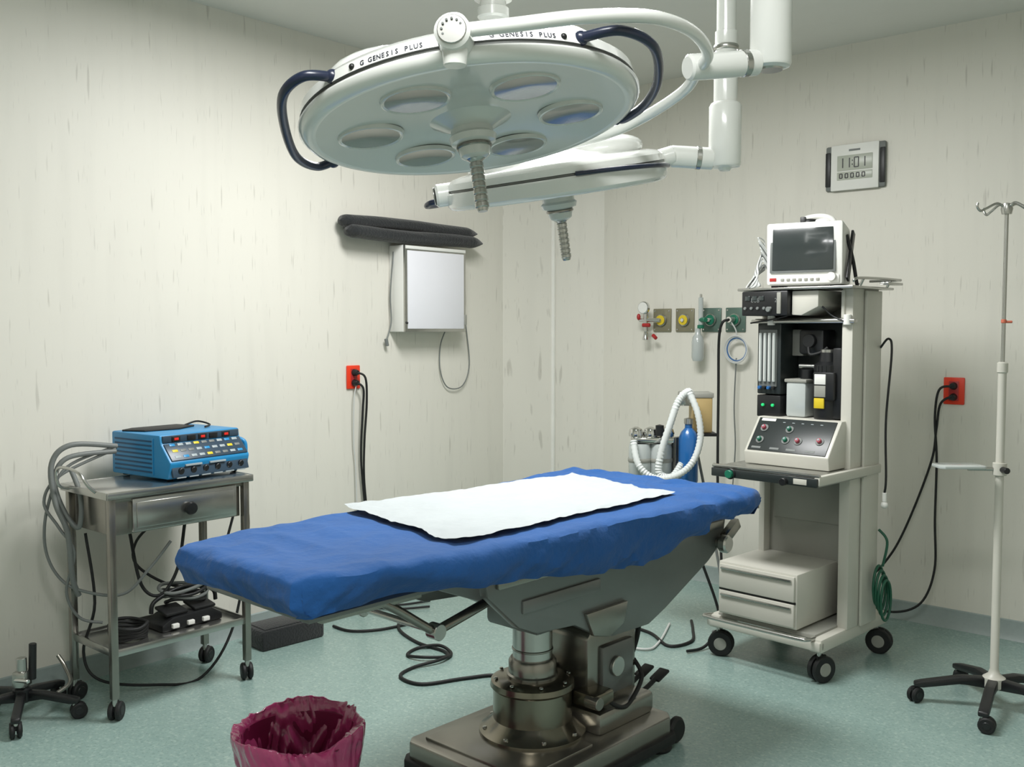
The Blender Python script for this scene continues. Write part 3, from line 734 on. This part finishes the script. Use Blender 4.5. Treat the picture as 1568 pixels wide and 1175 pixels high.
# ------------------------------------------------------------ waste bin with a loose bag folded over the rim
b = B('waste_bin')
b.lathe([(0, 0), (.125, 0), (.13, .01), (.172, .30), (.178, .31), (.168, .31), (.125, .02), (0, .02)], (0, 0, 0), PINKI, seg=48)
def bag(i, j):
    a = i*2*math.pi
    ca, sa = math.cos(a), math.sin(a)
    if j < .42:       # skirt hanging outside
        t = j/.42; r = .152+.034*t; z = .10+.215*t; amp = .010+.006*t
    elif j < .55:     # rolled rim
        t = (j-.42)/.13; r = .186+.006*math.sin(t*math.pi)-.018*t; z = .315+.022*math.sin(t*math.pi); amp = .016
    else:             # inside
        t = (j-.55)/.45; r = .168-.05*t; z = .315-.24*t; amp = .018+.012*t
    s3 = 4 if j > .5 else 0
    big = noise.noise(Vector((ca*1.3+2, sa*1.3, s3)))
    cr = ridge(a*2.2+z*9+big*3, z*5+s3, 1)-.5
    fine = ridge(ca*7+z*14, sa*7, z*6+s3)-.5
    wgt = min(1, min(i, 1-i)*10)
    r += amp*(1.1*big+.9*cr*wgt+.45*fine)
    rim = math.exp(-((j-.48)/.10)**2)
    z += (.028*noise.noise(Vector((ca*1.2, sa*1.2, 8)))+.014*cr*wgt+.012*math.cos(a-R(50)))*rim
    if j < .42: z += .03*noise.noise(Vector((ca*2.6, sa*2.6, 12)))*(1-j/.42)
    return (r*ca, r*sa, z)
b.grid(bag, 220, 80, PINK, wrapu=True)
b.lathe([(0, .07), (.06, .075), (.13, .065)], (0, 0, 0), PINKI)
b.done((-.628, 2.83, 0), 0, sharp=75)

# ------------------------------------------------------------ left wall : light box, pads, outlet
b = B('xray_viewer')
z0, z1 = 1.487, 1.965
b.bx(-.24, .24, -.12, -.002, z0, z1, WHITE, bev=.006)
b.bx(-.24, .24, -.132, -.118, z0, z1, STEEL, bev=.003)
b.bx(-.222, .222, -.136, -.128, z0+.018, z1-.03, VIEWF, bev=.002)
b.bx(-.235, .235, -.138, -.13, z1-.022, z1-.004, WHITE, bev=.002)
b.bx(.222, .24, -.142, -.13, z0+.04, z0+.10, BEIGED, bev=.002)
b.rod((-.23, -.135, z0+.05), (-.23, -.142, z0+.05), .006, BLK)
b.tube([(-.24, -.04, 1.93), (-.255, -.03, 1.7), (-.25, -.03, 1.55), (-.27, -.03, 1.48), (-.285, -.03, 1.44), (-.275, -.03, 1.41)], .004, GREYC)
b.rod((-.29, -.03, 1.45), (-.28, -.03, 1.41), .010, GREYC)
b.tube([(.25, -.02, 1.74), (.33, -.02, 1.62), (.37, -.02, 1.45), (.385, -.02, 1.27), (.32, -.02, 1.16), (.20, -.02, 1.16), (.14, -.02, 1.26), (.14, -.02, 1.40), (.16, -.04, 1.49)], .0035, GREYC)
b.done((*Lw(1.205), 0), AL)

b = B('padded_rolls')
def roll(y, z, r, L0, L1, ph):
    def f(i, j):
        t = j; x = L0+(L1-L0)*t
        k = 1
        if t < .04: k = math.sqrt(max(0, 1-((.04-t)/.04)**2))*.95+.05
        if t > .90: k = 1-.92*((t-.90)/.10)**1.3
        a = i*2*math.pi
        rr = r*k*(1+.07*noise.noise(Vector((x*6, math.cos(a)*1.5, math.sin(a)*1.5+ph))))
        return (x, y+rr*1.25*math.cos(a), z+rr*.85*math.sin(a)+.004*math.sin(x*7+ph))
    b.grid(f, 22, 60, BLKF, wrapu=True)
roll(-.10, 2.012, .042, -.62, .42, 0); roll(-.075, 2.072, .040, -.64, .40, 3); roll(-.055, 2.04, .03, -.60, .38, 5)
b.done((*Lw(1.205), 0), AL)

def outlet(name, P, rz, z, cords, wd=.09, ht=.126):
    b = B(name)
    b.bx(-wd/2, wd/2, -.012, -.001, z-ht/2, z+ht/2, ORANGE, bev=.005)
    b.bx(-wd*.24, wd*.24, -.015, -.011, z-ht*.36, z+ht*.36, REDK, bev=.002)
    for q in (-.03, .025):
        b.rod((.0, -.012, z+q), (.0, -.045, z+q), .019, BLK, r2=.014)
    for (pts, r, m) in cords: b.tube(pts, r, m)
    return b.done((*P, 0), rz)
outlet('wall_outlet', Lw(1.71), AL, 1.245, [
    ([(.0, -.04, 1.27), (.04, -.06, 1.24), (.06, -.045, 1.10), (.055, -.03, .9), (.05, -.03, .7), (.07, -.03, .45), (.05, -.04, .2), (.02, -.06, .03), (.12, -.2, .012), (.3, -.28, .012)], .006, BLKR),
    ([(.0, -.04, 1.215), (.03, -.055, 1.18), (.035, -.04, 1.05), (.03, -.03, .8), (.055, -.03, .5), (.03, -.04, .2), (-.02, -.06, .03), (.06, -.24, .012), (.22, -.36, .012)], .006, BLKR),
    ([(.0, -.03, 1.20), (-.015, -.03, 1.12), (-.012, -.02, .9), (.0, -.02, .75), (.0, -.03, .4), (-.03, -.05, .04)], .003, WHITEC)])
outlet('wall_outlet', Rw(2.571), AR, 1.195, [
    ([(.0, -.04, 1.17), (-.05, -.05, 1.13), (-.07, -.04, 1.0), (-.09, -.04, .84), (-.18, -.06, .55), (-.26, -.1, .35), (-.36, -.16, .22), (-.46, -.2, .25)], .006, BLKR),
    ([(.0, -.04, 1.22), (-.055, -.06, 1.20), (-.075, -.05, 1.06), (-.065, -.04, .85), (-.06, -.06, .55), (-.05, -.08, .3), (-.10, -.12, .13), (-.22, -.16, .07), (-.36, -.2, .10), (-.47, -.2, .2)], .006, BLKR)], wd=.10, ht=.135)

# ------------------------------------------------------------ right wall : clock, gas outlets
b = B('wall_clock')
zc = 2.355
b.bx(-.16, .16, -.022, -.001, zc-.118, zc+.118, GREYC, bev=.012)
b.bx(-.128, .128, -.030, -.018, zc-.120, zc+.120, WHITE, bev=.006)
for x in (-.145, .145): b.bx(x-.014, x+.014, -.028, -.018, zc-.095, zc+.085, BLK, bev=.006)
b.bx(-.092, .096, -.033, -.028, zc-.018, zc+.062, LCD, bev=.002); b.bx(-.092, .096, -.033, -.028, zc-.066, zc-.024, LCD, bev=.002)
seg = {'0': 'abcdef', '1': 'bc', '2': 'abged'}
def digit(d, x, z, h, w_):
    P = {'a': (0, h, w_, .005), 'g': (0, 0, w_, .005), 'd': (0, -h, w_, .005), 'b': (w_/2, h/2, .005, h), 'c': (w_/2, -h/2, .005, h), 'f': (-w_/2, h/2, .005, h), 'e': (-w_/2, -h/2, .005, h)}
    for s_ in seg[d]:
        a = P[s_]; b.bx(x+a[0]-a[2]/2, x+a[0]+a[2]/2, -.0345, -.032, z+a[1]-a[3]/2, z+a[1]+a[3]/2, BLK, bev=0)
for d, x in zip('1101', (-.072, -.036, .012, .046)): digit(d, x, zc+.022, .025, .022)
for q in (-.01, .01): b.bx(-.012, -.007, -.0345, -.032, zc+.022+q-.003, zc+.022+q+.003, BLK, bev=0)
for q in range(5): digit('0', -.07+q*.03, zc-.045, .011, .014)
b.bx(-.03, .03, -.0315, -.029, zc+.082, zc+.092, GREYC, bev=0)
b.done((*Rw(2.053), 0), AR)

def gas(v, plate, centre, kind):
    b = B('medical_gas_outlet'); z = 1.557
    b.bx(-.063, .063, -.012, -.001, z-.07, z+.07, plate, bev=.004)
    b.rod((0, -.012, z), (0, -.03, z), .036, STEEL, bev=.004); b.rod((0, -.03, z), (0, -.036, z), .030, centre); b.rod((0, -.034, z), (0, -.045, z), .012, CHROME)
    for x in (-.05, .05):
        for q in (-.056, .056): b.rod((x, -.012, z+q), (x, -.0145, z+q), .005, STEEL)
    if kind == 1:
        b.rod((0, -.04, z), (-.06, -.09, z), .013, CHROME); b.rod((-.065, -.09, z-.07), (-.065, -.09, z+.05), .014, CHROME)
        b.rod((-.065, -.10, z+.075), (-.065, -.125, z+.075), .038, CHROME, bev=.004); b.rod((-.065, -.124, z+.075), (-.065, -.127, z+.075), .032, WHITE)
        b.rod((-.11, -.09, z+.0), (-.065, -.09, z+.0), .012, CHROME); b.rod((-.08, -.1, z-.03), (-.03, -.1, z-.03), .012, REDK)
        b.rod((-.065, -.09, z-.12), (-.065, -.09, z-.07), .02, CHROME, r2=.012); b.rod((-.02, -.08, z-.09), (.01, -.09, z-.11), .011, REDK)
        b.ball(.02, (-.11, -.1, z+.02), REDK, sc=(.6, .6, 1))
    if kind == 3:
        b.rod((0, -.04, z), (-.02, -.075, z), .012, CHROME)
        b.rod((-.03, -.08, z-.03), (-.03, -.08, z+.13), .014, CLEAR); b.rod((-.03, -.08, z+.13), (-.03, -.08, z+.15), .008, CHROME)
        b.rod((-.03, -.08, z-.05), (-.03, -.08, z-.03), .02, GREEN); b.rod((-.03, -.08, z), (.02, -.11, z), .014, GREEN)
        b.lathe([(0, z-.24), (.028, z-.24), (.036, z-.22), (.036, z-.13), (.03, z-.1), (.016, z-.08), (.016, z-.05), (0, z-.05)], (-.045, -.085, 0), CLEAR)
    if kind == 4:
        b.rod((0, -.04, z), (0, -.09, z), .018, CHROME)
        b.tube([(0, -.09, z), (-.03, -.11, z-.02), (-.055, -.10, z-.12), (-.06, -.09, z-.4), (-.06, -.09, z-.75), (-.05, -.1, z-1.0), (.0, -.15, z-1.3), (.08, -.25, .02), (.2, -.3, .012)], .008, BLKR)
        for q in range(4):
            b.tube([(.035+(.055+.006*q)*math.cos(a), -.05-.006*q, z-.17+(.06+.006*q)*math.sin(a)) for a in [R(45*i) for i in range(8)]], .0035, BLUEB if q == 1 else WHITEC, closed=True, seg=6)
        b.tube([(0, -.08, z), (.03, -.06, z-.06), (.03, -.05, z-.12)], .004, WHITEC)
        b.tube([(.03, -.05, z-.22), (.02, -.05, z-.5), (.03, -.05, z-.75), (.01, -.06, z-1.1)], .004, GREYC)
    b.done((*Rw(v), 0), AR)
gas(.871, PLATE, YELLOW, 1); gas(1.03, PLATE, YELLOW, 0); gas(1.209, PLATEG, GREEN, 3); gas(1.365, PLATEG, GREEN, 4)

# ------------------------------------------------------------ floor cables
b = B('floor_cable')
z = .008
b.tube([(-.90, 4.86, z), (-.80, 4.78, z), (-.66, 4.80, z), (-.52, 4.90, z)], .007, BLKR)
b.tube([(-.58, 5.0, z), (-.56, 4.8, z), (-.45, 4.6, z), (-.32, 4.48, z), (-.30, 4.40, z), (-.40, 4.36, z+.01), (-.48, 4.42, z), (-.44, 4.52, z), (-.34, 4.52, z+.012), (-.28, 4.44, z), (-.32, 4.33, z+.01), (-.44, 4.25, z), (-.48, 4.14, z), (-.38, 4.05, z), (-.2, 4.12, z), (-.06, 4.15, z), (.05, 4.0, z)], .0075, BLKR)
b.tube([(.55, 4.9, z), (.68, 4.75, z), (.74, 4.55, z), (.86, 4.62, z), (.90, 4.8, z), (.92, 4.95, z)], .0075, BLKR)
b.tube([(.45, 4.6, z), (.62, 4.5, z), (.7, 4.6, z), (.8, 4.9, z)], .006, WHITEC)
b.done()

# ------------------------------------------------------------ camera
cd = bpy.data.cameras.new('camera'); cd.sensor_width = 36; cd.lens = 34.44; cd.clip_start = .05
co = bpy.data.objects.new('camera', cd); S.collection.objects.link(co)
co.location = (0, 0, 1.5); co.rotation_euler = (R(90-3.15), 0, 0)
S.camera = co
